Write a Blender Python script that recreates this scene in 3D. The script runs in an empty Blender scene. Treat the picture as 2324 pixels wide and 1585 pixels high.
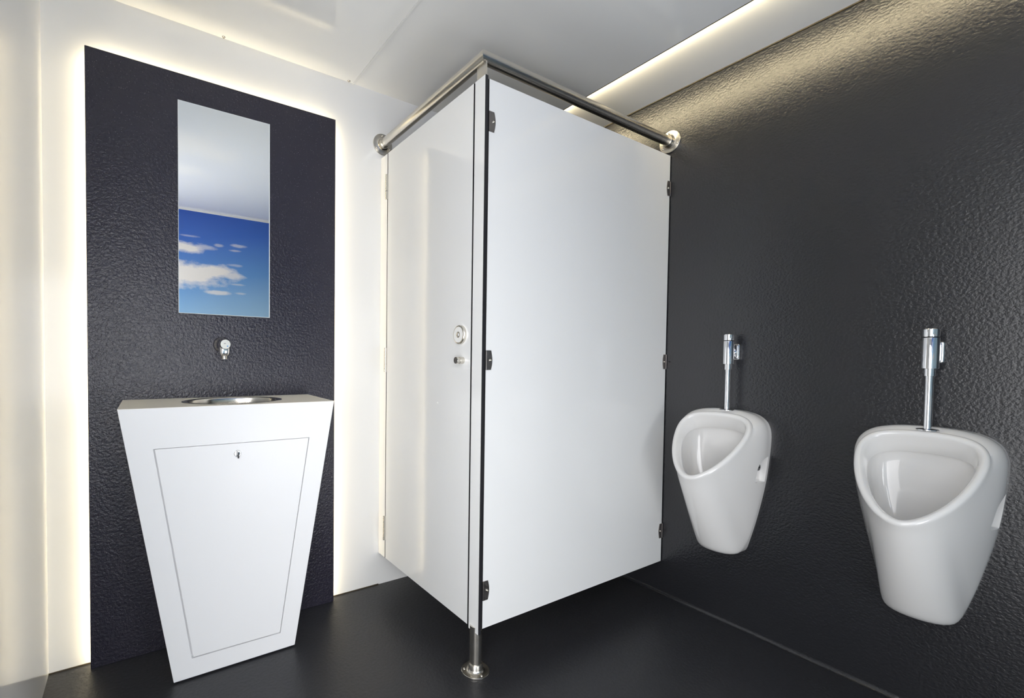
import bpy, bmesh, math
from mathutils import Vector, Matrix

S = bpy.context.scene
COL = S.collection

# ------------------------------------------------------------------ camera
F_PX, YAW, PITCH, ROLL = 1058.0353, 0.5661, -0.0278, 0.0103
cam_d = bpy.data.cameras.new('camera')
cam = bpy.data.objects.new('camera', cam_d)
COL.objects.link(cam)
rt = Vector((math.cos(YAW), -math.sin(YAW), 0))
fw = Vector((math.sin(YAW) * math.cos(PITCH), math.cos(YAW) * math.cos(PITCH), math.sin(PITCH)))
up = rt.cross(fw)
r2 = rt * math.cos(ROLL) + up * math.sin(ROLL)
u2 = -rt * math.sin(ROLL) + up * math.cos(ROLL)
m = Matrix((r2, u2, -fw)).transposed().to_4x4()
m.translation = Vector((0, 0, 1.1))
cam.matrix_world = m
cam_d.sensor_fit = 'HORIZONTAL'
cam_d.sensor_width = 36.0
cam_d.lens = F_PX * 36.0 / 2324.0
cam_d.shift_x = 180.04 / 2324.0
cam_d.shift_y = 54.81 / 2324.0
cam_d.clip_start = 0.02
S.camera = cam

# ------------------------------------------------------------------ light level
DAY = 9.2           # daylight outside the added openings
DAY_SIDE = 3.5      # dimmer side of the sky, seen through the added doorway
LED_WALL = 33.0     # light strips behind the dark wall panel
LED_CEIL = 80.0     # light strip along the ceiling edge
LED_COL = (1.0, 0.84, 0.54)
S.view_settings.view_transform = 'Standard'
S.view_settings.look = 'None'
S.view_settings.gamma = 1.0
S.view_settings.use_curve_mapping = False
S.view_settings.exposure = 0.0

w = bpy.data.worlds.new('daylight')
S.world = w
w.use_nodes = True
bg = w.node_tree.nodes['Background']
bg.inputs[0].default_value = (0.985, 0.985, 1.0, 1)
# the sky is brighter on the side behind the camera than beside the added doorway
wn, wl = w.node_tree.nodes, w.node_tree.links
wtc = wn.new('ShaderNodeTexCoord')
wsp = wn.new('ShaderNodeSeparateXYZ')
wl.new(wtc.outputs['Generated'], wsp.inputs[0])
wmr = wn.new('ShaderNodeMapRange')
wmr.interpolation_type = 'SMOOTHSTEP'
wmr.inputs['From Min'].default_value = 0.0
wmr.inputs['From Max'].default_value = -0.9
wmr.inputs['To Min'].default_value = DAY_SIDE
wmr.inputs['To Max'].default_value = DAY
wl.new(wsp.outputs['Y'], wmr.inputs['Value'])
wl.new(wmr.outputs[0], bg.inputs[1])

DOOR_Y0, DOOR_Y1, DOOR_H = -0.46, 0.46, 2.08  # unseen doorway, added to let daylight in from the left
WX0, WX1, WZ0, WZ1 = -0.21, 0.23, 0.75, 1.70     # unseen small window behind the camera, added for daylight
NX0, NX1, NZ0, NZ1 = 0.66, 1.24, 0.10, 0.75      # unseen low hatch behind the camera, also added for daylight
def portal(name, sx, sy, loc, rot):
    pl = bpy.data.lights.new(name, 'AREA')
    pl.shape = 'RECTANGLE'
    pl.size, pl.size_y = sx, sy
    pl.cycles.is_portal = True
    po = bpy.data.objects.new(name, pl)
    COL.objects.link(po)
    po.location = loc
    po.rotation_euler = rot
portal('added_doorway_portal', DOOR_Y1 - DOOR_Y0, DOOR_H, (-0.34, (DOOR_Y0 + DOOR_Y1) / 2, DOOR_H / 2), (math.radians(90), 0, math.radians(-90)))
portal('added_hatch_portal', NX1 - NX0, NZ1 - NZ0, ((NX0 + NX1) / 2, -0.60, (NZ0 + NZ1) / 2), (math.radians(90), 0, 0))
portal('added_window_portal', WX1 - WX0, WZ1 - WZ0, ((WX0 + WX1) / 2, -0.60, (WZ0 + WZ1) / 2), (math.radians(90), 0, 0))

if hasattr(S, 'cycles'):
    S.cycles.use_denoising = True
    S.cycles.max_bounces = 14
    S.cycles.diffuse_bounces = 7
    S.cycles.glossy_bounces = 6
    S.cycles.caustics_reflective = True
    S.cycles.blur_glossy = 0.0
    S.cycles.sample_clamp_indirect = 8.0

# ------------------------------------------------------------------ room numbers
YP = 1.9971     # front of the dark wall panel
YW = 2.0393     # white wall behind it
XR = 2.1028     # dark wall with the urinals
XL = -0.2628    # white wall on the left
YN = -0.52      # wall behind the camera, with the sky print
ZC = 2.3649     # ceiling plate
XS = 1.8183     # ceiling edge with the light strip
XD = 0.9921     # front of the cubicle door
YC = 1.2626     # front of the partition panel
Z1, Z2 = 0.157, 2.0601

# ------------------------------------------------------------------ materials
def mat(name, col, rough=0.5, metal=0.0, spec=0.5, coat=0.0, coat_rough=0.05):
    M = bpy.data.materials.new(name)
    M.use_nodes = True
    b = M.node_tree.nodes['Principled BSDF']
    b.inputs['Base Color'].default_value = (*col, 1)
    b.inputs['Roughness'].default_value = rough
    b.inputs['Metallic'].default_value = metal
    b.inputs['Specular IOR Level'].default_value = spec
    b.inputs['Coat Weight'].default_value = coat
    b.inputs['Coat Roughness'].default_value = coat_rough
    return M

def nodes(M):
    nt = M.node_tree
    return nt, nt.nodes, nt.links, nt.nodes['Principled BSDF']

def add_noise_bump(M, scale, strength, dist=0.001, detail=4, distortion=0.0, stretch=(1, 1, 1), rough=None, second=None):
    nt, N, L, b = nodes(M)
    tc = N.new('ShaderNodeTexCoord')
    mp = N.new('ShaderNodeMapping')
    mp.inputs['Scale'].default_value = stretch
    L.new(tc.outputs['Object'], mp.inputs['Vector'])
    nz = N.new('ShaderNodeTexNoise')
    nz.inputs['Scale'].default_value = scale
    nz.inputs['Detail'].default_value = detail
    nz.inputs['Distortion'].default_value = distortion
    L.new(mp.outputs[0], nz.inputs['Vector'])
    h = nz.outputs['Fac']
    if second:
        n2 = N.new('ShaderNodeTexNoise')
        n2.inputs['Scale'].default_value = second[0]
        n2.inputs['Detail'].default_value = 2
        L.new(mp.outputs[0], n2.inputs['Vector'])
        ma = N.new('ShaderNodeMath')
        ma.operation = 'MULTIPLY_ADD'
        L.new(n2.outputs['Fac'], ma.inputs[0])
        ma.inputs[1].default_value = second[1]
        L.new(h, ma.inputs[2])
        h = ma.outputs[0]
    bp = N.new('ShaderNodeBump')
    bp.inputs['Strength'].default_value = strength
    bp.inputs['Distance'].default_value = dist
    L.new(h, bp.inputs['Height'])
    L.new(bp.outputs[0], b.inputs['Normal'])
    if rough:
        mr = N.new('ShaderNodeMapRange')
        mr.inputs['From Min'].default_value = 0.3
        mr.inputs['From Max'].default_value = 0.7
        mr.inputs['To Min'].default_value = rough[0]
        mr.inputs['To Max'].default_value = rough[1]
        L.new(nz.outputs['Fac'], mr.inputs['Value'])
        L.new(mr.outputs[0], b.inputs['Roughness'])

def add_flecks(M, col, scale=85, thr=0.10, keep=0.72):
    nt, N, L, b = nodes(M)
    tc = N.new('ShaderNodeTexCoord')
    v = N.new('ShaderNodeTexVoronoi')
    v.inputs['Scale'].default_value = scale
    L.new(tc.outputs['Object'], v.inputs['Vector'])
    lt = N.new('ShaderNodeMath'); lt.operation = 'LESS_THAN'
    L.new(v.outputs['Distance'], lt.inputs[0]); lt.inputs[1].default_value = thr
    sp = N.new('ShaderNodeSeparateColor')
    L.new(v.outputs['Color'], sp.inputs[0])
    gt = N.new('ShaderNodeMath'); gt.operation = 'GREATER_THAN'
    L.new(sp.outputs[0], gt.inputs[0]); gt.inputs[1].default_value = keep
    mu = N.new('ShaderNodeMath'); mu.operation = 'MULTIPLY'
    L.new(lt.outputs[0], mu.inputs[0]); L.new(gt.outputs[0], mu.inputs[1])
    mx = N.new('ShaderNodeMix'); mx.data_type = 'RGBA'
    L.new(mu.outputs[0], mx.inputs[0])
    mx.inputs[6].default_value = b.inputs['Base Color'].default_value[:]
    mx.inputs[7].default_value = (*col, 1)
    L.new(mx.outputs[2], b.inputs['Base Color'])

def brushed(name, col, rough=0.3, stretch=(1, 1, 1), scale=60):
    M = mat(name, col, rough, 1.0)
    nt, N, L, b = nodes(M)
    tc = N.new('ShaderNodeTexCoord')
    mp = N.new('ShaderNodeMapping')
    mp.inputs['Scale'].default_value = stretch
    L.new(tc.outputs['Object'], mp.inputs['Vector'])
    nz = N.new('ShaderNodeTexNoise')
    nz.inputs['Scale'].default_value = scale
    nz.inputs['Detail'].default_value = 3
    L.new(mp.outputs[0], nz.inputs['Vector'])
    mr = N.new('ShaderNodeMapRange')
    mr.inputs['From Min'].default_value = 0.3
    mr.inputs['From Max'].default_value = 0.7
    mr.inputs['To Min'].default_value = rough * 0.75
    mr.inputs['To Max'].default_value = rough * 1.3
    L.new(nz.outputs['Fac'], mr.inputs['Value'])
    L.new(mr.outputs[0], b.inputs['Roughness'])
    return M

M = {}
M['white_wall'] = mat('white_gloss_wall', (0.73, 0.73, 0.72), 0.14)
M['ceiling'] = mat('white_gloss_ceiling', (0.83, 0.83, 0.82), 0.10)
add_noise_bump(M['ceiling'], 2.2, 0.05, 0.004, detail=1)
M['strip_board'] = mat('white_satin_board', (0.74, 0.74, 0.73), 0.35)
M['dark_panel'] = mat('navy_black_coating', (0.020, 0.018, 0.029), 0.18)
add_noise_bump(M['dark_panel'], 105, 1.0, 0.0026, detail=5, distortion=0.25, second=(300, 0.12), rough=(0.11, 0.18))
M['dark_wall'] = mat('charcoal_coating', (0.015, 0.0155, 0.018), 0.28, spec=0.6)
add_noise_bump(M['dark_wall'], 135, 1.0, 0.0012, detail=5, distortion=0.25, stretch=(1, 0.8, 1), second=(300, 0.12), rough=(0.18, 0.26))
M['floor'] = mat('charcoal_floor_coating', (0.022, 0.0225, 0.026), 0.36, spec=0.38)
add_noise_bump(M['floor'], 90, 0.8, 0.0012, detail=5, distortion=0.2, second=(300, 0.2), rough=(0.33, 0.46))
M['laminate'] = mat('white_laminate', (0.75, 0.755, 0.75), 0.115)
add_noise_bump(M['laminate'], 420, 0.03, 0.0004, detail=2)
M['core'] = mat('black_laminate_core', (0.012, 0.012, 0.014), 0.4)
M['cabinet'] = mat('white_cabinet_laminate', (0.88, 0.88, 0.885), 0.34)
add_noise_bump(M['cabinet'], 500, 0.04, 0.0004, detail=2)
M['worktop'] = mat('beige_speckled_worktop', (0.86, 0.81, 0.70), 0.45)
add_noise_bump(M['worktop'], 350, 0.3, 0.0006, detail=3)
M['ceramic'] = mat('white_ceramic', (0.71, 0.70, 0.685), 0.07, coat=0.4, coat_rough=0.03)
M['chrome'] = mat('chrome', (0.88, 0.88, 0.89), 0.05, 1.0)
M['steel'] = mat('brushed_stainless', (0.64, 0.61, 0.55), 0.27, 1.0)
M['steel_basin'] = mat('basin_stainless', (0.66, 0.63, 0.57), 0.17, 1.0)
M['steel_dark'] = brushed('satin_clip_metal', (0.30, 0.28, 0.27), 0.38, (1, 1, 1), 120)
M['mirror'] = mat('mirror_silver', (0.93, 0.95, 0.95), 0.0, 1.0)
M['glass_edge'] = mat('mirror_glass_edge', (0.80, 0.84, 0.83), 0.12)
M['black'] = mat('black_plastic', (0.012, 0.012, 0.015), 0.35)
M['gasket'] = mat('brown_black_sealant', (0.05, 0.038, 0.022), 0.3)
M['blue'] = mat('blue_dot', (0.02, 0.25, 0.75), 0.3)
M['grey'] = mat('grey_plastic', (0.35, 0.36, 0.37), 0.4)
M['white_plastic'] = mat('white_plastic', (0.78, 0.78, 0.76), 0.3)

add_flecks(M['dark_panel'], (0.16, 0.16, 0.19), 170, 0.12, 0.5)
add_flecks(M['dark_wall'], (0.10, 0.10, 0.11), 170, 0.11, 0.7)

def led(name, strength):
    X = bpy.data.materials.new(name)
    X.use_nodes = True
    b = X.node_tree.nodes['Principled BSDF']
    b.inputs['Base Color'].default_value = (0.9, 0.9, 0.85, 1)
    b.inputs['Emission Color'].default_value = (*LED_COL, 1)
    b.inputs['Emission Strength'].default_value = strength
    return X
M['led_wall'] = led('warm_led_wall', LED_WALL)
M['led_ceiling'] = led('warm_led_ceiling', LED_CEIL)

def sky_print():
    X = mat('sky_photo_print', (0.1, 0.2, 0.5), 0.22)
    nt, N, L, b = nodes(X)
    tc = N.new('ShaderNodeTexCoord')
    sep = N.new('ShaderNodeSeparateXYZ')
    L.new(tc.outputs['Object'], sep.inputs[0])
    def math_(op, a, c=None, clamp=False, d=None):
        n = N.new('ShaderNodeMath')
        n.operation = op
        n.use_clamp = clamp
        for i, v in enumerate((a, c, d)):
            if v is None:
                continue
            if isinstance(v, (int, float)):
                n.inputs[i].default_value = v
            else:
                L.new(v, n.inputs[i])
        return n.outputs[0]
    # print runs from deep blue at the top to hazy blue low down, paler to the right
    zz = math_('MULTIPLY_ADD', sep.outputs['X'], -0.16, False, sep.outputs['Z'])
    g = math_('MULTIPLY_ADD', zz, 1 / 1.30, False, -1.05 / 1.30)
    rp = N.new('ShaderNodeValToRGB')
    L.new(g, rp.inputs[0])
    el = rp.color_ramp.elements
    el[0].position, el[0].color = 0.0, (0.46, 0.64, 0.76, 1)
    el[1].position, el[1].color = 1.0, (0.014, 0.075, 0.42, 1)
    for p_, c_ in ((0.25, (0.29, 0.49, 0.70, 1)), (0.5, (0.12, 0.29, 0.60, 1)), (0.78, (0.035, 0.13, 0.50, 1))):
        e = el.new(p_)
        e.color = c_
    n1 = N.new('ShaderNodeTexNoise')
    n1.inputs['Scale'].default_value = 7
    n1.inputs['Detail'].default_value = 7
    n1.inputs['Roughness'].default_value = 0.62
    mp = N.new('ShaderNodeMapping')
    mp.inputs['Scale'].default_value = (1, 1, 1.9)
    L.new(tc.outputs['Object'], mp.inputs['Vector'])
    L.new(mp.outputs[0], n1.inputs['Vector'])
    nz = math_('SUBTRACT', n1.outputs['Fac'], 0.5)
    blobs = [  # x, z, half width, half height, density
        (0.30, 2.045, 0.25, 0.055, 1.0), (0.46, 2.055, 0.13, 0.03, 0.5),
        (0.33, 1.815, 0.40, 0.125, 1.0), (0.56, 1.86, 0.24, 0.075, 1.0), (0.72, 1.835, 0.12, 0.04, 0.8),
        (0.62, 2.09, 0.05, 0.016, 0.42), (0.78, 2.105, 0.08, 0.018, 0.5), (0.75, 2.06, 0.06, 0.012, 0.45),
        (0.38, 2.14, 0.09, 0.012, 0.35), (0.61, 1.675, 0.11, 0.022, 0.75), (0.80, 1.682, 0.06, 0.014, 0.45),
        (0.78, 1.76, 0.08, 0.012, 0.4), (0.75, 1.93, 0.08, 0.016, 0.35),
        (1.35, 1.75, 0.30, 0.05, 0.8), (1.70, 2.0, 0.25, 0.05, 0.7), (1.2, 1.35, 0.40, 0.07, 0.8), (0.3, 1.1, 0.35, 0.06, 0.7),
        (1.6, 0.9, 0.45, 0.08, 0.8), (0.6, 0.7, 0.5, 0.07, 0.7)]
    acc = None
    for bx, bz, rx, rz, dn in blobs:
        dx = math_('MULTIPLY_ADD', sep.outputs['X'], 1 / rx, False, -bx / rx)
        dz = math_('MULTIPLY_ADD', sep.outputs['Z'], 1 / rz, False, -bz / rz)
        d2 = math_('ADD', math_('MULTIPLY', dx, dx), math_('MULTIPLY', dz, dz))
        v = math_('SUBTRACT', 1.0, math_('SQRT', d2))
        v = math_('MULTIPLY_ADD', nz, 1.5, False, v)
        v = math_('MULTIPLY', math_('MULTIPLY', v, 1.9, True), dn)
        acc = v if acc is None else math_('MAXIMUM', acc, v)
    mx = N.new('ShaderNodeMix')
    mx.data_type = 'RGBA'
    L.new(acc, mx.inputs[0])
    L.new(rp.outputs[0], mx.inputs[6])
    mx.inputs[7].default_value = (0.80, 0.76, 0.72, 1)
    L.new(mx.outputs[2], b.inputs['Base Color'])
    return X
M['sky_print'] = sky_print()

# ------------------------------------------------------------------ mesh helpers
ORG = {}

def thing(name, label, cat, loc, group=None):
    o = bpy.data.objects.new(name, None)
    o.empty_display_size = 0.05
    COL.objects.link(o)
    o.location = loc
    o['label'] = label
    o['category'] = cat
    if group:
        o['group'] = group
    ORG[o] = Vector(loc)
    return o

def obj(name, bm, mats, parent=None, smooth=False, angle=35, label=None):
    if not isinstance(mats, (list, tuple)):
        mats = [mats]
    bmesh.ops.recalc_face_normals(bm, faces=bm.faces)
    if smooth:
        for f in bm.faces:
            f.smooth = True
        for e in bm.edges:
            if len(e.link_faces) == 2 and e.calc_face_angle(0) > math.radians(angle):
                e.smooth = False
    org = ORG[parent] if parent is not None else Vector((0, 0, 0))
    if parent is not None:
        bmesh.ops.translate(bm, verts=bm.verts, vec=-org)
    me = bpy.data.meshes.new(name)
    bm.to_mesh(me)
    bm.free()
    for m_ in mats:
        me.materials.append(m_)
    o = bpy.data.objects.new(name, me)
    COL.objects.link(o)
    if parent is not None:
        o.parent = parent
    ORG[o] = org
    if label:
        o['label'] = label
    return o

def tag(o, label, cat, group=None):
    o['label'] = label
    o['category'] = cat
    if group:
        o['group'] = group
    return o

def struct(name, bm, mats, **k):
    o = obj(name, bm, mats, **k)
    o['kind'] = 'structure'
    return o

def NB():
    return bmesh.new()

def box(bm, a, b, bevel=0.0, seg=2):
    a, b = Vector(a), Vector(b)
    c = (a + b) / 2
    d = b - a
    r = bmesh.ops.create_cube(bm, size=1.0, matrix=Matrix.Translation(c) @ Matrix.Diagonal((abs(d.x), abs(d.y), abs(d.z), 1)))
    if bevel > 0:
        vs = r['verts']
        es = list({e for v in vs for e in v.link_edges})
        bmesh.ops.bevel(bm, geom=es, offset=bevel, segments=seg, affect='EDGES', profile=0.5)
    return bm

def frame_of(axis):
    axis = Vector(axis).normalized()
    t = Vector((0, 0, 1)) if abs(axis.z) < 0.9 else Vector((0, 1, 0))
    a = t.cross(axis).normalized()
    b = axis.cross(a)
    return a, b, axis

def lathe(bm, prof, org, axis, n=48, sx=1.0, sy=1.0):
    """prof: list of (radius, height along axis); r=0 closes to a point"""
    a, b, ax = frame_of(axis)
    org = Vector(org)
    rings = []
    for r, h in prof:
        if r <= 1e-6:
            rings.append([bm.verts.new(org + ax * h)])
        else:
            rings.append([bm.verts.new(org + ax * h + a * (r * sx * math.cos(2 * math.pi * k / n)) + b * (r * sy * math.sin(2 * math.pi * k / n))) for k in range(n)])
    for p, q in zip(rings[:-1], rings[1:]):
        for k in range(n):
            k2 = (k + 1) % n
            if len(p) == 1 and len(q) == 1:
                continue
            if len(p) == 1:
                bm.faces.new((p[0], q[k], q[k2]))
            elif len(q) == 1:
                bm.faces.new((p[k], p[k2], q[0]))
            else:
                bm.faces.new((p[k], p[k2], q[k2], q[k]))
    return bm

def cyl(bm, p0, p1, r, n=32, ch=0.0):
    p0, p1 = Vector(p0), Vector(p1)
    ln = (p1 - p0).length
    if ch > 0:
        prof = [(0, 0), (r - ch, 0), (r, ch), (r, ln - ch), (r - ch, ln), (0, ln)]
    else:
        prof = [(0, 0), (r, 0), (r, ln), (0, ln)]
    return lathe(bm, prof, p0, p1 - p0, n)

def prism(bm, front, back):
    f = [bm.verts.new(p) for p in front]
    b = [bm.verts.new(p) for p in back]
    bm.faces.new(f)
    bm.faces.new(b[::-1])
    n = len(f)
    for i in range(n):
        j = (i + 1) % n
        bm.faces.new((f[i], b[i], b[j], f[j]))
    return bm

def laminate_board(name, a, b, axis, parent=None, bevel=0.0008):
    """compact laminate: white faces across `axis`, black core on the edges"""
    bm = NB()
    box(bm, a, b, bevel, 1)
    bm.normal_update()
    for f in bm.faces:
        f.material_index = 0 if abs(f.normal[axis]) > 0.9 else 1
    return obj(name, bm, [M['laminate'], M['core']], parent)

def screw_head(name, p, axis, r, parent, mt='steel'):
    bm = NB()
    lathe(bm, [(r, -0.0005), (r, r * 0.25), (r * 0.8, r * 0.55), (r * 0.45, r * 0.68), (r * 0.42, r * 0.35), (0, r * 0.35)], p, axis, 20)
    return obj(name, bm, M[mt], parent, smooth=True, angle=50)

def copy_tree(o, parent=None):
    c = o.copy()
    COL.objects.link(c)
    if parent is not None:
        c.parent = parent
    for ch in o.children:
        copy_tree(ch, c)
    return c

# ------------------------------------------------------------------ room shell
T = 0.08
bm = NB(); box(bm, (XL - T, YN - T, -0.06), (XR + T, YW + T, 0))
struct('floor', bm, M['floor'])
bm = NB(); box(bm, (XL - T, YW, 0), (XR + T, YW + T, 2.50))
struct('wall_far', bm, M['white_wall'])
bm = NB(); box(bm, (XR, YN - T, 0), (XR + T, YW, 2.50))
struct('wall_right', bm, M['dark_wall'])
bm = NB()
box(bm, (XL - T, DOOR_Y1, 0), (XL, YW, 2.50))
box(bm, (XL - T, YN, 0), (XL, DOOR_Y0, 2.50))
box(bm, (XL - T, DOOR_Y0, DOOR_H), (XL, DOOR_Y1, 2.50))
struct('wall_left', bm, M['white_wall'])
bm = NB()
box(bm, (XL - T, YN - T, 0), (WX0, YN, 2.50))
box(bm, (WX1, YN - T, 0), (NX0, YN, 2.50))
box(bm, (NX1, YN - T, 0), (XR, YN, 2.50))
box(bm, (NX0, YN - T, NZ1), (NX1, YN, 2.50))
box(bm, (NX0, YN - T, 0), (NX1, YN, NZ0))
box(bm, (WX0, YN - T, 0), (WX1, YN, WZ0))
box(bm, (WX0, YN - T, WZ1), (WX1, YN, 2.50))
struct('wall_near', bm, M['sky_print'])
bm = NB()
for x0, x1 in ((WX0 - 0.03, WX0), (WX1, WX1 + 0.03)):
    box(bm, (x0, YN - 0.001, WZ0 - 0.03), (x1, YN + 0.01, WZ1 + 0.03))
for z0, z1 in ((WZ0 - 0.03, WZ0), (WZ1, WZ1 + 0.03)):
    box(bm, (WX0, YN - 0.001, z0), (WX1, YN + 0.01, z1))
struct('added_window_1', bm, M['white_plastic'])  # frame of the added window, out of view
# ceiling slab, then the slightly sloping board beyond the light strip
bm = NB(); box(bm, (XL, YN, ZC + 0.0005), (XS, YW, ZC + 0.022))
struct('ceiling', bm, M['ceiling'])
bm = NB()
sec = [(XS - 0.10, 2.3885), (XS + 0.01, 2.3885), (XR, 2.3460), (XR, 2.42), (XS - 0.10, 2.42)]
prism(bm, [(x, YN, z) for x, z in sec], [(x, YW, z) for x, z in sec])
struct('trim_1', bm, M['strip_board'])
# closing board above the ceiling slab
bm = NB(); box(bm, (XL, YN, ZC + 0.022), (XS - 0.10, YW, ZC + 0.05))
struct('trim_2', bm, M['strip_board'])
# sealant line where the dark wall meets the ceiling board
bm = NB(); cyl(bm, (XR - 0.0015, YN, 2.3455), (XR - 0.0015, YW, 2.3455), 0.004, 10)
struct('trim_3', bm, M['gasket'], smooth=True)
# sealant line under the white wall and coved foot of the dark wall
bm = NB(); box(bm, (XL, YW - 0.003, 0), (XD, YW, 0.004))
struct('baseboard_far', bm, M['gasket'])
bm = NB()
sec = [(XR, 0.0)] + [(XR - 0.014 + 0.014 * math.sin(t), 0.014 - 0.014 * math.cos(t)) for t in [math.pi / 2 * k / 6 for k in range(7)]]
sec = [(XR, -0.001)] + sec[1:]
prism(bm, [(x, YN, z) for x, z in sec], [(x, YW, z) for x, z in sec])
struct('baseboard_right', bm, M['dark_wall'], smooth=True)
# frame of the unseen doorway added in the left wall for daylight
bm = NB()
for y0, y1 in ((DOOR_Y0 - 0.04, DOOR_Y0), (DOOR_Y1, DOOR_Y1 + 0.04)):
    box(bm, (XL - 0.001, y0, 0), (XL + 0.008, y1, DOOR_H + 0.04))
box(bm, (XL - 0.001, DOOR_Y0, DOOR_H), (XL + 0.008, DOOR_Y1, DOOR_H + 0.04))
struct('added_doorway_1', bm, M['white_wall'])
bm = NB()
for x0, x1 in ((NX0 - 0.03, NX0), (NX1, NX1 + 0.03)):
    box(bm, (x0, YN - 0.001, NZ0 - 0.03), (x1, YN + 0.008, NZ1 + 0.03))
for z0, z1 in ((NZ0 - 0.03, NZ0), (NZ1, NZ1 + 0.03)):
    box(bm, (NX0, YN - 0.001, z0), (NX1, YN + 0.008, z1))
struct('added_hatch_1', bm, M['white_plastic'])  # frame of the unseen hatch added to bring in daylight
# pale ledge over the sky print
bm = NB(); box(bm, (XL, YN, ZC - 0.012), (XR, YN + 0.006, ZC))
struct('trim_4', bm, M['white_plastic'])

# ------------------------------------------------------------------ ceiling plate with screws
t = thing('ceiling_plate', 'white glossy ceiling plate with thin shadow gap and screws above the dark mirror panel', 'ceiling panel', (0.29, 1.70, ZC))
bm = NB(); box(bm, (XL + 0.004, 1.365, ZC - 0.0035), (0.842, YW - 0.0085, ZC + 0.0005))
obj('plate', bm, M['ceiling'], t)
bm = NB(); box(bm, (0.8425, 1.365, ZC - 0.0045), (0.8495, YW - 0.001, ZC + 0.0005))
obj('edge_profile', bm, M['white_plastic'], t)
for x in (0.82, 0.297):
    screw_head('screw', (x, YW - 0.017, ZC - 0.0035), (0, 0, -1), 0.0065, t)

# ------------------------------------------------------------------ ceiling light strip
t = thing('light_strip', 'long warm light strip glowing along the ceiling edge above the urinal wall', 'light', (XS, 0.76, ZC))
bm = NB(); box(bm, (XS, YN + 0.01, ZC - 0.001), (XS + 0.0035, YW - 0.002, ZC + 0.006))
obj('edge_profile', bm, M['gasket'], t)
bm = NB(); box(bm, (XS, YN + 0.02, ZC + 0.008), (XS + 0.004, YW - 0.01, ZC + 0.018))
obj('diffuser', bm, M['led_ceiling'], t)

# ------------------------------------------------------------------ dark backlit wall panel
PXL, PXR, PZT = -0.1427, 0.7487, 2.1572
t = thing('wall_panel', 'tall textured navy-black wall panel with warm light glowing from behind its edges', 'wall panel', ((PXL + PXR) / 2, YP, 0))
bm = NB(); box(bm, (PXL, YP, 0), (PXR, YP + 0.016, PZT), 0.0015, 1)
obj('board', bm, M['dark_panel'], t)
bm = NB(); box(bm, (PXL + 0.07, YP + 0.016, 0), (PXR - 0.07, YW, PZT - 0.07))
obj('backing_frame', bm, M['white_plastic'], t)
i = 0.016
bm = NB(); box(bm, (PXL + i, YP + 0.016, 0.0), (PXL + i + 0.010, YP + 0.022, PZT - i))
obj('light_strip', bm, M['led_wall'], t)
bm = NB(); box(bm, (PXR - i - 0.010, YP + 0.016, 0.0), (PXR - i, YP + 0.022, PZT - i))
obj('light_strip', bm, M['led_wall'], t)
bm = NB(); box(bm, (PXL + i + 0.012, YP + 0.016, PZT - i - 0.010), (PXR - i - 0.012, YP + 0.022, PZT - i))
obj('light_strip', bm, M['led_wall'], t)

# ------------------------------------------------------------------ mirror
mx0, mx1, mz0, mz1 = 0.1345, 0.4655, 1.2680, 2.0560
t = thing('mirror', 'tall narrow frameless mirror reflecting blue sky and clouds on the dark panel', 'mirror', ((mx0 + mx1) / 2, YP, mz0))
bm = NB(); box(bm, (mx0, YP - 0.006, mz0), (mx1, YP, mz1))
obj('glass_edge', bm, M['glass_edge'], t)
bm = NB(); box(bm, (mx0 + 0.0015, YP - 0.0068, mz0 + 0.0015), (mx1 - 0.003, YP - 0.0058, mz1 - 0.0015))
obj('mirror_glass', bm, M['mirror'], t)

# ------------------------------------------------------------------ tap on the dark panel
tx, tz = 0.2845, 1.1520
t = thing('tap', 'chrome push-button wall tap on the dark panel below the mirror', 'tap', (tx, YP, tz))
bm = NB()
lathe(bm, [(0.0, 0.0), (0.033, 0.0), (0.033, 0.003), (0.0315, 0.008), (0.028, 0.014), (0.022, 0.021), (0.0195, 0.028), (0.0195, 0.030)], (tx, YP, tz), (0, -1, 0), 48)
obj('wall_rose', bm, M['chrome'], t, smooth=True)
bm = NB()
lathe(bm, [(0.0195, 0.024), (0.0195, 0.075), (0.0185, 0.078), (0.0, 0.078)], (tx, YP, tz), (0, -1, 0), 40)
obj('tap_body', bm, M['chrome'], t, smooth=True)
bm = NB()
lathe(bm, [(0.0, 0.074), (0.0182, 0.074), (0.0195, 0.076), (0.0195, 0.082), (0.0188, 0.0835), (0.0188, 0.086), (0.0175, 0.0885), (0.0, 0.0885)], (tx, YP, tz), (0, -1, 0), 40)
btn = obj('push_button', bm, M['steel'], t, smooth=True, angle=28)
bm = NB(); cyl(bm, (tx + 0.007, YP - 0.0880, tz - 0.007), (tx + 0.007, YP - 0.0892, tz - 0.007), 0.0022, 14)
obj('blue_dot', bm, M['blue'], btn)
bm = NB(); box(bm, (tx - 0.006, YP - 0.0889, tz + 0.001), (tx + 0.001, YP - 0.0884, tz + 0.0045))
obj('mark', bm, M['grey'], btn)
bm = NB()
pts = []
for z, hw, hd in ((tz, 0.0193, 0.0193), (tz - 0.022, 0.0193, 0.0193), (tz - 0.032, 0.0185, 0.0185), (tz - 0.039, 0.0165, 0.0165), (tz - 0.044, 0.0135, 0.0135), (tz - 0.0455, 0.011, 0.011)):
    ring = []
    for k in range(32):
        a = 2 * math.pi * k / 32
        c, s = math.cos(a), math.sin(a)
        e = 0.62
        ring.append(bm.verts.new((tx + hw * math.copysign(abs(c) ** e, c), YP - 0.056 + hd * math.copysign(abs(s) ** e, s), z)))
    pts.append(ring)
for p, q in zip(pts[:-1], pts[1:]):
    for k in range(32):
        bm.faces.new((p[k], p[(k + 1) % 32], q[(k + 1) % 32], q[k]))
bm.faces.new(pts[0]); bm.faces.new(pts[-1])
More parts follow.
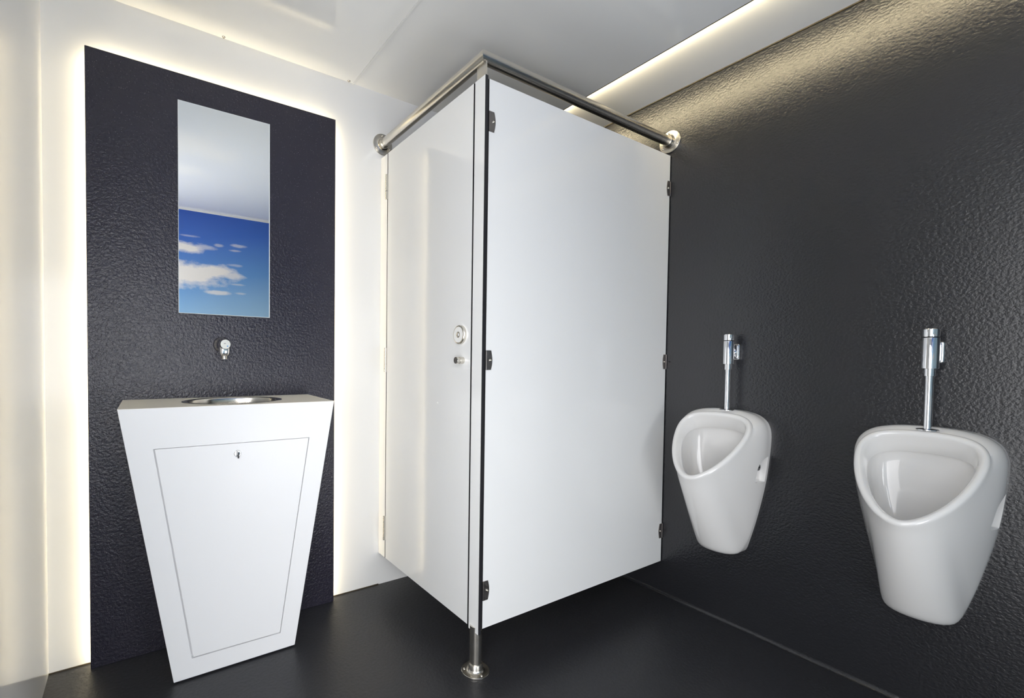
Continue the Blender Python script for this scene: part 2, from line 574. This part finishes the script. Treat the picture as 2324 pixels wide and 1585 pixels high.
obj('spout', bm, M['chrome'], t, smooth=True, angle=50)
bm = NB()
lathe(bm, [(0.0, 0.0), (0.0118, 0.0), (0.0118, 0.005), (0.0112, 0.0056), (0.0112, 0.0066), (0.0118, 0.0072), (0.0115, 0.0110), (0.009, 0.0110), (0.009, 0.008), (0.0, 0.008)], (tx, YP - 0.056, tz - 0.0450), (0, 0, -1), 28)
obj('aerator', bm, M['steel'], t, smooth=True)

# ------------------------------------------------------------------ washstand
YF = 1.757
fr = [(-0.0525, YF, 0.9345), (0.6572, YF, 0.9345), (0.5045, YF, 0.006), (0.0988, YF, 0.006)]
bk = [(-0.0425, YP, 0.9455), (0.6268, YP, 0.9455), (0.4840, YP, 0.006), (0.1080, YP, 0.006)]
t = thing('washstand', 'white tapered washstand cabinet with oval steel basin on the floor below the mirror', 'washstand', (0.30, 1.877, 0))
DT = [(0.0435, 0.8015), (0.5590, 0.7990), (0.4508, 0.0685), (0.1535, 0.0715)]    # opening in the front
bm = NB()
def lerp(a, b, f):
    return Vector(a) * (1 - f) + Vector(b) * f
th = 0.018
F = [bm.verts.new(p) for p in fr]
B = [bm.verts.new(p) for p in bk]
for a_, b_ in ((1, 2), (2, 3), (3, 0)):
    bm.faces.new((F[a_], F[b_], B[b_], B[a_]))
bm.faces.new(B)
O = [bm.verts.new((x, YF, z)) for x, z in DT]
Q = [bm.verts.new((x, YF + th, z)) for x, z in DT]
for k in range(4):
    j = (k + 1) % 4
    bm.faces.new((F[k], F[j], O[j], O[k]))
    bm.faces.new((O[k], O[j], Q[j], Q[k]))
bm.faces.new(Q)
es = [e for e in bm.edges if {e.verts[0], e.verts[1]} <= set(F) or (e.verts[0] in F and e.verts[1] in B) or (e.verts[1] in F and e.verts[0] in B)]
es = [e for e in es if len(e.link_faces) == 2]
bmesh.ops.bevel(bm, geom=es, offset=0.0015, segments=2, affect='EDGES', profile=0.5)
obj('carcass', bm, M['cabinet'], t)
bm = NB(); box(bm, (0.115, YF + 0.008, 0.0), (0.475, YP - 0.004, 0.007))
obj('plinth', bm, M['black'], t)
# counter top with an oval hole
BX, BY, RX, RY = 0.3085, 1.8765, 0.1700, 0.0980
def topz(y):
    return 0.9345 + (y - YF) / (YP - YF) * 0.011
bm = NB()
outer = [fr[0], fr[1], bk[1], bk[0]]
ov = [bm.verts.new((p[0], p[1], p[2])) for p in outer]
NE = 72
iv = [bm.verts.new((BX + RX * math.cos(2 * math.pi * k / NE), BY + RY * math.sin(2 * math.pi * k / NE), topz(BY + RY * math.sin(2 * math.pi * k / NE)))) for k in range(NE)]
eds = [bm.edges.new((ov[k], ov[(k + 1) % 4])) for k in range(4)] + [bm.edges.new((iv[k], iv[(k + 1) % NE])) for k in range(NE)]
bmesh.ops.triangle_fill(bm, use_beauty=True, edges=eds)
bmesh.ops.recalc_face_normals(bm, faces=bm.faces)
for f in bm.faces:
    if f.normal.z < 0:
        f.normal_flip()
ret = bmesh.ops.extrude_face_region(bm, geom=bm.faces[:])
vs = [v for v in ret['geom'] if isinstance(v, bmesh.types.BMVert)]
bmesh.ops.translate(bm, verts=vs, vec=(0, 0, 0.0008))
obj('worktop', bm, M['worktop'], t)
# basin
bm = NB()
prof = [(1.03, 0.0008), (1.028, 0.0016), (1.02, 0.0019), (0.925, 0.0015), (0.905, -0.001), (0.897, -0.008), (0.89, -0.05), (0.86, -0.095), (0.78, -0.122), (0.5, -0.135), (0.14, -0.140), (0.13, -0.150), (0, -0.150)]
rings = []
for r, h in prof:
    if r == 0:
        rings.append([bm.verts.new((BX, BY, topz(BY) + h))])
        continue
    ring = []
    for k in range(NE):
        a = 2 * math.pi * k / NE
        y = BY + RY * r * math.sin(a)
        ring.append(bm.verts.new((BX + RX * r * math.cos(a), y, topz(y) + 0.0006 + h)))
    rings.append(ring)
for p, q in zip(rings[:-1], rings[1:]):
    for k in range(NE):
        j = (k + 1) % NE
        if len(q) == 1:
            bm.faces.new((p[k], p[j], q[0]))
        else:
            bm.faces.new((p[k], p[j], q[j], q[k]))
bsn = obj('basin', bm, M['steel_basin'], t, smooth=True, angle=60, label='brushed stainless steel oval basin')
bm = NB(); lathe(bm, [(0, 0.001), (0.018, 0.001), (0.019, 0.003), (0.015, 0.004), (0, 0.003)], (BX, BY, topz(BY) - 0.1405), (0, 0, 1), 28)
obj('drain', bm, M['chrome'], bsn, smooth=True)
# door in the front
gL, gB, gT = 0.0045, 0.0040, 0.0015
dp = [(0.0435 + gL, 0.8015 - gT), (0.5590 - 0.0035, 0.7990 - gT), (0.4508 - 0.0028, 0.0685 + gB), (0.1535 + gL, 0.0715 + gB)]
bm = NB()
prism(bm, [(x, YF - 0.0012, z) for x, z in dp], [(x, YF + th - 0.001, z) for x, z in dp])
es = [e for e in bm.edges if all(abs(v.co.y - (YF - 0.0012)) < 1e-5 for v in e.verts)]
bmesh.ops.bevel(bm, geom=es, offset=0.001, segments=2, affect='EDGES', profile=0.5)
dr = obj('door', bm, M['cabinet'], t)
lk = (0.3005, YF - 0.001, 0.7625)
bm = NB()
lathe(bm, [(0.0, 0.0), (0.0122, 0.0), (0.0122, 0.0015), (0.0108, 0.003), (0.0098, 0.0032), (0.0096, 0.0018), (0.0088, 0.0018), (0.0085, 0.0042), (0.0078, 0.0048), (0.0, 0.0045)], lk, (0, -1, 0), 36)
obj('lock', bm, M['chrome'], dr, smooth=True, angle=30, label='round chrome cam lock')
bm = NB()
box(bm, (lk[0] - 0.0022, lk[1] - 0.020, lk[2] - 0.0055), (lk[0] + 0.0022, lk[1] - 0.004, lk[2] + 0.0055), 0.0008, 1)
box(bm, (lk[0] - 0.0024, lk[1] - 0.019, lk[2] - 0.0150), (lk[0] + 0.0024, lk[1] - 0.009, lk[2] - 0.003), 0.0015, 2)
obj('key', bm, M['black'], dr, label='small black key in the lock')

# ------------------------------------------------------------------ cubicle: jamb, door, pilaster, partition, rail
TH = 0.013
o = laminate_board('door_jamb', (XD, 1.9700, Z1), (XD + TH, YW, Z2), 0)
tag(o, 'narrow white jamb strip on the white wall beside the cubicle door hinges', 'door jamb')

t = thing('cubicle_door', 'white hinged toilet cubicle door with round lock and small knob', 'door', (XD, 1.64, Z1))
laminate_board('door_leaf', (XD, 1.3135, Z1), (XD + TH, 1.9655, Z2), 0, t)
for z in (1.9035, 1.0985, 0.3022):
    bm = NB()
    kx, ky = XD - 0.0055, 1.9678
    for z0, z1 in ((z - 0.057, z - 0.0195), (z - 0.0190, z + 0.057)):
        cyl(bm, (kx, ky, z0), (kx, ky, z1), 0.0062, 20, 0.0008)
    h = obj('hinge', bm, M['steel'], t, smooth=True)
    bm = NB()
    prism(bm, [(XD - 0.0018, ky, z - 0.037), (XD - 0.0018, ky + 0.018, z - 0.030), (XD - 0.0018, ky + 0.018, z + 0.030), (XD - 0.0018, ky, z + 0.037)],
          [(XD, ky, z - 0.037), (XD, ky + 0.018, z - 0.030), (XD, ky + 0.018, z + 0.030), (XD, ky, z + 0.037)])
    obj('hinge_plate', bm, M['steel'], h)
    screw_head('screw', (XD - 0.0018, ky + 0.011, z), (-1, 0, 0), 0.0035, h)
ly, lz = 1.3733, 1.1930
bm = NB()
lathe(bm, [(0.0, 0.0), (0.0345, 0.0), (0.0345, 0.009), (0.0325, 0.0115), (0.0290, 0.0125), (0.0288, 0.0115), (0.0110, 0.0115), (0.0105, 0.0135), (0.0085, 0.0140), (0.0080, 0.0105), (0.0, 0.0105)], (XD, ly, lz), (-1, 0, 0), 48)
lock = obj('privacy_lock', bm, M['steel'], t, smooth=True, angle=30, label='round brushed steel privacy lock')
bm = NB()
lathe(bm, [(0.0112, 0.0113), (0.0285, 0.0113), (0.0285, 0.0118), (0.0112, 0.0118)], (XD, ly, lz), (-1, 0, 0), 40)
obj('lock_ring', bm, M['white_plastic'], lock)
bm = NB()
cyl(bm, (XD - 0.0100, ly, lz), (XD - 0.0128, ly, lz), 0.0058, 20, 0.001)
box(bm, (XD - 0.0134, ly - 0.0010, lz - 0.0050), (XD - 0.0122, ly + 0.0010, lz + 0.0050))
obj('lock_spindle', bm, M['chrome'], lock)
ky, kz = 1.3590, 1.1005
bm = NB()
lathe(bm, [(0.0, 0.0), (0.0118, 0.0), (0.0124, 0.001), (0.0124, 0.0175), (0.0118, 0.0182), (0.0108, 0.0186), (0.0104, 0.021), (0.0108, 0.024), (0.0122, 0.0262), (0.0124, 0.031), (0.0118, 0.0325), (0.0, 0.0325)], (XD, ky, kz), (-1, 0, 0), 36)
obj('knob', bm, M['steel'], t, smooth=True, angle=30, label='small grooved steel knob')
bm = NB()
lathe(bm, [(0.0048, 0.0), (0.0048, 0.0008), (0.0034, 0.0016), (0.0, 0.0018)], (XD, 1.5235, 0.9325), (-1, 0, 0), 20)
obj('screw_cap', bm, M['white_plastic'], t, smooth=True)

bm = NB(); box(bm, (XD + 0.0035, 1.9640, Z1 + 0.002), (XD + 0.012, 1.9712, Z2 - 0.002))
obj('door_seal', bm, M['core'], t)

t = thing('pilaster', 'narrow white pilaster with black edge on a round steel floor foot between door and partition', 'pilaster', (XD, 1.28, 0))
laminate_board('pilaster_board', (XD, 1.2500, 0.148), (XD + TH, 1.3068, Z2), 0, t)
bm = NB(); box(bm, (XD + 0.0035, 1.3060, Z1 + 0.002), (XD + 0.012, 1.3130, Z2 - 0.002))
obj('door_seal', bm, M['core'], t)
fx, fy = 1.0075, 1.2830
bm = NB()
lathe(bm, [(0.0, 0.010), (0.0215, 0.010), (0.0215, 0.150), (0.0, 0.150)], (fx, fy, 0), (0, 0, 1), 40)
# front-left crescent of the tube left standing in front of the board
ns = 14
ring0, ring1 = [], []
for k in range(ns + 1):
    a = math.radians(128) + math.radians(108) * k / ns
    p = (fx + 0.0215 * math.cos(a), fy + 0.0215 * math.sin(a))
    ring0.append(bm.verts.new((p[0], p[1], 0.149)))
    ring1.append(bm.verts.new((p[0], p[1], 0.166)))
for k in range(ns):
    bm.faces.new((ring0[k], ring0[k + 1], ring1[k + 1], ring1[k]))
bm.faces.new(ring1); bm.faces.new(ring0[::-1]); bm.faces.new((ring0[0], ring1[0], ring1[-1], ring0[-1]))
foot = obj('foot', bm, M['steel'], t, smooth=True)
bm = NB()
lathe(bm, [(0.0, 0.0), (0.0490, 0.0), (0.0500, 0.001), (0.0500, 0.0045), (0.0490, 0.0055), (0.0330, 0.0065), (0.0285, 0.0090), (0.0262, 0.0150), (0.0252, 0.0300), (0.0246, 0.0310), (0.0210, 0.0310)], (fx, fy, 0), (0, 0, 1), 56)
obj('floor_flange', bm, M['steel'], foot, smooth=True, angle=40)
for k in range(3):
    a = math.radians(-62 + 120 * k - 33)
    screw_head('screw', (fx + 0.0395 * math.cos(a), fy + 0.0395 * math.sin(a), 0.0058), (0, 0, 1), 0.0048, foot)

t = thing('partition', 'large white glossy cubicle partition panel fixed with small metal clips to the dark wall', 'partition', (1.56, YC, Z1))
laminate_board('panel', (1.0185, YC, Z1), (2.0975, YC + TH, Z2), 1, t)
def clip(x_flat, sgn, z):
    """flat plate lying on the panel, bowed outer edge; sgn +1 bows towards +x"""
    bm = NB()
    hh, ww = 0.034, 0.0245
    pr = [(0, -hh), (ww * 0.78, -hh)]
    for k in range(1, 8):
        f = k / 8
        pr.append((ww * (0.78 + 0.24 * math.sin(math.pi * f)), -hh + 2 * hh * f))
    pr += [(ww * 0.78, hh), (0, hh)]
    prism(bm, [(x_flat + sgn * a, YC - 0.0026, z + b) for a, b in pr], [(x_flat + sgn * a, YC, z + b) for a, b in pr])
    x0 = x_flat - sgn * 0.0028
    box(bm, (min(x0, x_flat), YC - 0.0042, z - hh), (max(x0, x_flat), YC + 0.0, z + hh), 0.0004, 1)
    c = obj('clip', bm, M['steel_dark'], t)
    screw_head('screw', (x_flat + sgn * 0.0150, YC - 0.0026, z), (0, -1, 0), 0.0050, c)
for z in (1.9170, 1.1020, 0.2920):
    clip(1.0215, 1, z)
for z in (1.9070, 1.1035, 0.3040):
    clip(2.0972, -1, z)

RZ, RXc, RYc, RR = 2.1255, 0.9985, 1.2685, 0.0212
t = thing('top_rail', 'brushed steel tube rail bent around the top of the cubicle with wall flanges', 'rail', (RXc, RYc, RZ))
def mitre_tube(end, axis, wall_dir):
    bm = NB()
    n = 40
    a0, a1 = [], []
    for k in range(n):
        a = 2 * math.pi * k / n
        off, dz = RR * math.cos(a), RR * math.sin(a)
        if axis == 'x':     # runs along +x, offset in y; mitre plane x-RXc = y-RYc
            a0.append(bm.verts.new((RXc + off, RYc + off, RZ + dz)))
            a1.append(bm.verts.new((end, RYc + off, RZ + dz)))
        else:
            a0.append(bm.verts.new((RXc + off, RYc + off, RZ + dz)))
            a1.append(bm.verts.new((RXc + off, end, RZ + dz)))
    for k in range(n):
        j = (k + 1) % n
        bm.faces.new((a0[k], a0[j], a1[j], a1[k]))
    bm.faces.new(a0); bm.faces.new(a1[::-1])
    return obj('tube', bm, M['steel'], t, smooth=True)
tb1 = mitre_tube(XR - 0.002, 'x', 1)
tb2 = mitre_tube(YW - 0.002, 'y', 1)
def wall_flange(p, axis, tube):
    bm = NB()
    lathe(bm, [(0.0, 0.0), (0.0490, 0.0), (0.0500, 0.001), (0.0500, 0.0045), (0.0490, 0.0055), (0.0320, 0.0062), (0.0275, 0.0085), (0.0258, 0.0130), (0.0250, 0.0270), (0.0244, 0.0280), (0.0205, 0.0280)], p, axis, 56)
    fl = obj('wall_flange', bm, M['steel'], t, smooth=True, angle=40)
    a, b, ax = frame_of(axis)
    for k in range(3):
        g_ = math.radians(95 + 120 * k)
        screw_head('screw', Vector(p) + a * 0.040 * math.cos(g_) + b * 0.040 * math.sin(g_) + ax * 0.0056, axis, 0.0045, fl)
wall_flange((XR, RYc, RZ), (-1, 0, 0), tb1)
wall_flange((RXc, YW, RZ), (0, -1, 0), tb2)
bm = NB(); box(bm, (XD + 0.004, 1.2520, Z2 + 0.0005), (XD + 0.008, 1.3020, RZ - 0.019))
obj('tab', bm, M['steel'], t)

# ------------------------------------------------------------------ urinals
RIM = [0.9066, 0.1137, 0.897, 0.1447, 0.8559, 0.1436, 0.8066, 0.1066, 0.7099, 0.6229]
RIM_D = (0.0644, 0.9387, 0.0123)
WALLC = [(0, 0, .9085), (.10, .033, .9083), (.2, .072, .9055), (.29, .112, .8960), (.36, .139, .8790), (.42, .155, .8550), (.5, .1625, .8100), (.58, .1575, .7200), (.66, .146, .6150),
         (.75, .121, .480), (.83, .097, .380), (.88, .083, .336), (.925, .062, .3225), (.96, .034, .3195), (1.0, 0, .3190)]
def cubic_keys(keys, s):
    ks = [k[0] for k in keys]
    i = 0
    while i < len(ks) - 2 and s > ks[i + 1]:
        i += 1
    def val(c):
        def tang(j):
            if j == 0:
                if c == 1:
                    return keys[1][c] / (ks[1] - ks[0])
                return 0.0
            if j == len(ks) - 1:
                if c == 1:
                    return (keys[-1][c] - keys[-2][c]) / (ks[-1] - ks[-2])
                return 0.0
            return (keys[j + 1][c] - keys[j - 1][c]) / (ks[j + 1] - ks[j - 1])
        h_ = ks[i + 1] - ks[i]
        f = (s - ks[i]) / h_
        a_, b_ = keys[i][c], keys[i + 1][c]
        m0, m1 = tang(i) * h_, tang(i + 1) * h_
        return (2 * f**3 - 3 * f**2 + 1) * a_ + (f**3 - 2 * f**2 + f) * m0 + (-2 * f**3 + 3 * f**2) * b_ + (f**3 - f**2) * m1
    return val(1), val(2)
def rim_half(s):
    q = RIM
    h = [(0, q[0]), (q[1], q[2]), (q[3], q[4]), (q[5], q[6]), (q[7], q[8]), (0, q[9])]
    P = h + [(-a, b) for a, b in h[-2:0:-1]]
    tt = s * 5
    i = min(int(tt), 4)
    f = tt - i
    w4 = ((1 - f)**3 / 6, (3 * f**3 - 6 * f * f + 4) / 6, (-3 * f**3 + 3 * f * f + 3 * f + 1) / 6, f**3 / 6)
    u = sum(w4[k] * P[(i - 1 + k) % 10][0] for k in range(4))
    z = sum(w4[k] * P[(i - 1 + k) % 10][1] for k in range(4))
    return u, z
def smoothstep(a, b, x):
    f = max(0.0, min(1.0, (x - a) / (b - a)))
    return f * f * (3 - 2 * f)
NORM = Vector((0, 0.7290, 0.6845))      # (u, d, z) normal of the rim plane
RC = Vector((0, 0.175, 0.790))          # middle of the rim
def uz(s_signed):
    s = abs(s_signed)
    sg = 1 if s_signed >= 0 else -1
    u, z = rim_half(s)
    d = RIM_D[0] + RIM_D[1] * (RIM[0] - z) + RIM_D[2] * (RIM[0] - z)**2
    wu, wz = cubic_keys(WALLC, s)
    return Vector((sg * u, d, z)), Vector((sg * wu, 0, wz)), s, sg
def qbez(a, b, c, f):
    return a * (1 - f)**2 + b * 2 * f * (1 - f) + c * f * f
def cbez(a, b, c, d, f):
    g_ = 1 - f
    return a * g_**3 + b * 3 * f * g_ * g_ + c * 3 * f * f * g_ + d * f**3
def column(sv):
    B, W, s, sg = uz(sv)
    # in-plane direction from rim towards its middle: rim normal from neighbours
    e = 0.004
    def at(x):
        if x > 1: x -= 2
        if x < -1: x += 2
        return uz(x)[0]
    tan = (at(sv + e) - at(sv - e)).normalized()
    inn = NORM.cross(tan)
    if inn.dot(RC - B) < 0:
        inn = -inn
    inn.normalize()
    def L(i_, n_):
        return B + inn * i_ + NORM * n_
    pts = []
    kd = 0.022
    if s > 0.78:
        kd = max(kd, 0.108 * math.sqrt(max(0.0, 1 - (W.x / 0.099)**2)))
    K = W + Vector((0, kd, 0.004 * smoothstep(0.8, 1.0, s)))
    E = L(0.0, -0.015)
    # out from the wall, over the shoulder, up to the rim
    low = smoothstep(0.55, 0.9, s)
    rad = 0.35 - 0.17 * low
    n0 = 5
    for k in range(n0):
        pts.append(W + (K - W) * (1 - rad) * k / (n0 - 1))
    P0 = W + (K - W) * (1 - rad)
    out = Vector(((W.x + E.x) / 2, 0, (W.z - 0.70) * 0.5))
    out = out.normalized() if out.length > 1e-6 else Vector((0, 0, 1))
    bulge = 0.010 * (1 - low) + 0.004
    mid = (K + E) / 2 + out * bulge * (1 - low) + Vector((0, 0.010 * low, 0))
    P1 = K.lerp(mid, 0.18)
    for k in range(1, 5):
        pts.append(qbez(P0, K, P1, k / 4))
    for k in range(1, 11):
        pts.append(qbez(P1, mid, E, k / 10))
    bt = 1 - smoothstep(0.20, 0.72, s)      # the flushing rim is deepest at the top
    di, dn = 0.014 * bt, 0.028 * bt
    for i_, n_ in ((0.0006, -0.009), (0.0025, -0.0045), (0.0060, -0.0010), (0.0105, 0.0), (0.0150, -0.0008), (0.0190, -0.0036), (0.0218, -0.0085), (0.0235, -0.016), (0.0250 + di * 0.4, -0.026 - dn * 0.4), (0.0262 + di, -0.036 - dn)):
        p = L(i_, n_)
        p.y = max(p.y, 0.030)
        pts.append(p)
    # ledge of the flushing rim, then the bowl
    a_ = L(0.0262 + di, -0.0385 - dn); a_.y = max(a_.y, 0.028)
    b_ = L(0.0150 + di, -0.0405 - dn); b_.y = max(b_.y, 0.027)
    pts.append(a_); pts.append(b_)
    c1 = L(0.0170 + di, -0.135 - dn); c1.y = max(c1.y, 0.020)
    dr_c = Vector((0, 0.105, 0.475))
    ang = math.pi * sv
    dl = dr_c + Vector((0.026 * math.sin(ang), -0.026 * math.cos(ang) * 0.75, 0.010 * math.cos(ang)))
    c2 = dl + (dl - dr_c) * 2.6 + Vector((0, 0, 0.02))
    c2.y = max(c2.y, 0.024)
    for k in range(1, 15):
        pts.append(cbez(b_, c1, c2, dl, k / 14))
    return pts

def to_world(p, yc):
    return Vector((XR - p.y, yc - p.x, p.z))

UY = 0.986
def urinal_mesh(yc):
    bm = NB()
    NU = 112
    cols = []
    for k in range(NU):
        sv = -1 + 2 * k / NU
        cols.append([bm.verts.new(to_world(p, yc)) for p in column(sv)])
    m_ = len(cols[0])
    for k in range(NU):
        a, b = cols[k], cols[(k + 1) % NU]
        for r in range(m_ - 1):
            bm.faces.new((a[r], a[r + 1], b[r + 1], b[r]))
    bm.faces.new([c[0] for c in cols])
    bm.faces.new([c[-1] for c in cols][::-1])
    return bm

t = thing('urinal', 'white ceramic urinal beside the cubicle partition, with side recess and dark bolt showing', 'urinal', (XR, UY, 0.319), 'urinals on the dark wall')
body = obj('urinal_bowl', urinal_mesh(UY), M['ceramic'], t, smooth=True, angle=48)
# side recesses cut into the ceramic
def rounded_cutter(yc, sg):
    bm = NB()
    z0, z1, d0, d1 = 0.634, 0.735, 0.014, 0.076
    pr = [(d0, z0), (d1 - 0.008, z0), (d1, z0 + 0.008), (d1, z1 - 0.045)]
    for k in range(1, 8):
        a = math.pi / 2 * k / 8
        pr.append((d0 + (d1 - d0) * math.cos(a), z1 - 0.045 + 0.045 * math.sin(a)))
    pr.append((d0, z1))
    u0, u1 = 0.129, 0.20
    prism(bm, [(XR - a, yc - sg * u0, b) for a, b in pr], [(XR - a, yc - sg * u1, b) for a, b in pr])
    es = [e for e in bm.edges if all(abs(v.co.y - (yc - sg * u0)) < 1e-5 for v in e.verts)]
    bmesh.ops.bevel(bm, geom=es, offset=0.004, segments=3, affect='EDGES', profile=0.5)
    return bm
for sg in (1, -1):
    cb = rounded_cutter(UY, sg)
    cut = obj('cutter', cb, M['ceramic'], t)
    md = body.modifiers.new('cut', 'BOOLEAN')
    md.operation = 'DIFFERENCE'
    md.object = cut
    md.solver = 'EXACT'
    bpy.context.view_layer.update()
    dg = bpy.context.evaluated_depsgraph_get()
    me = bpy.data.meshes.new_from_object(body.evaluated_get(dg))
    body.modifiers.clear()
    old = body.data
    body.data = me
    me.name = 'urinal_bowl'
    bpy.data.meshes.remove(old)
    cm = cut.data
    ORG.pop(cut, None)
    bpy.data.objects.remove(cut)
    bpy.data.meshes.remove(cm)
    yb = UY - sg * 0.129
    bm = NB()
    lathe(bm, [(0.0, 0.0), (0.0155, 0.0), (0.0155, 0.003), (0.0125, 0.0045), (0.0120, 0.003)], (XR - 0.0300, yb, 0.690), (0, -sg, 0), 28)
    bo = obj('mounting_bolt', bm, M['grey'], t, smooth=True)
    bm = NB()
    lathe(bm, [(0.0, 0.003), (0.0118, 0.003), (0.0118, 0.006), (0.004, 0.0068), (0.0036, 0.0045), (0.0, 0.0045)], (XR - 0.0300, yb, 0.690), (0, -sg, 0), 24)
    obj('bolt_cap', bm, M['black'], bo, smooth=True)
bm = NB()
lathe(bm, [(0, 0.0), (0.024, 0.0), (0.022, 0.003), (0, 0.004)], (XR - 0.105, UY, 0.476), (-0.15, 0, 1), 28)
obj('drain', bm, M['chrome'], t, smooth=True)

# ------------------------------------------------------------------ flush valves
VX, VY = XR - 0.053, 0.9655
t2 = thing('flush_valve', 'chrome flush valve and pipe above the urinal next to the cubicle partition', 'flush valve', (XR, VY, 1.10), 'flush valves above the urinals')
bm = NB()
lathe(bm, [(0.0, 0.0), (0.0265, 0.0), (0.0265, 0.0020), (0.0235, 0.0040), (0.0105, 0.0055), (0.0, 0.0055)], (VX, VY, 0.9075), (0, 0, 1), 36)
obj('rosette', bm, M['chrome'], t2, smooth=True)
bm = NB(); cyl(bm, (VX, VY, 0.909), (VX, VY, 1.090), 0.0096, 28)
obj('flush_pipe', bm, M['chrome'], t2, smooth=True)
bm = NB()
lathe(bm, [(0.0, 0.0), (0.0122, 0.0), (0.0130, 0.001), (0.0130, 0.026), (0.0, 0.026)], (VX, VY, 1.073), (0, 0, 1), 32)
obj('collar', bm, M['chrome'], t2, smooth=True)
bm = NB()
lathe(bm, [(0.0, 0.0), (0.0185, 0.0), (0.0195, 0.001), (0.0195, 0.0935), (0.0190, 0.0945), (0.0, 0.0945)], (VX, VY, 1.096), (0, 0, 1), 40)
obj('valve_body', bm, M['chrome'], t2, smooth=True)
bm = NB(); cyl(bm, (VX, VY, 1.190), (VX, VY, 1.1935), 0.0175, 32)
obj('seal', bm, M['black'], t2, smooth=True)
bm = NB()
lathe(bm, [(0.0, 0.0), (0.0185, 0.0), (0.0190, 0.001), (0.0190, 0.0225), (0.0175, 0.0245), (0.0, 0.0245)], (VX, VY, 1.1935), (0, 0, 1), 40)
obj('push_cap', bm, M['chrome'], t2, smooth=True)
bm = NB()
box(bm, (XR - 0.012, VY - 0.022, 1.114), (XR, VY + 0.022, 1.180), 0.0055, 3)
box(bm, (XR - 0.0155, VY - 0.017, 1.119), (XR - 0.008, VY + 0.017, 1.175), 0.003, 2)
obj('wall_plate', bm, M['chrome'], t2, smooth=True, angle=25)
bm = NB(); cyl(bm, (XR - 0.010, VY, 1.147), (VX + 0.010, VY, 1.147), 0.0125, 28)
obj('inlet', bm, M['chrome'], t2, smooth=True)

bpy.context.view_layer.update()
c = copy_tree(t)
c.location = (XR, 0.3935, 0.319)
c['label'] = 'white ceramic urinal at the right edge of the picture, farther from the cubicle'
c = copy_tree(t2)
c.location = (XR, 0.3885, 1.0935)
c['label'] = 'chrome flush valve and pipe above the urinal at the right edge of the picture'
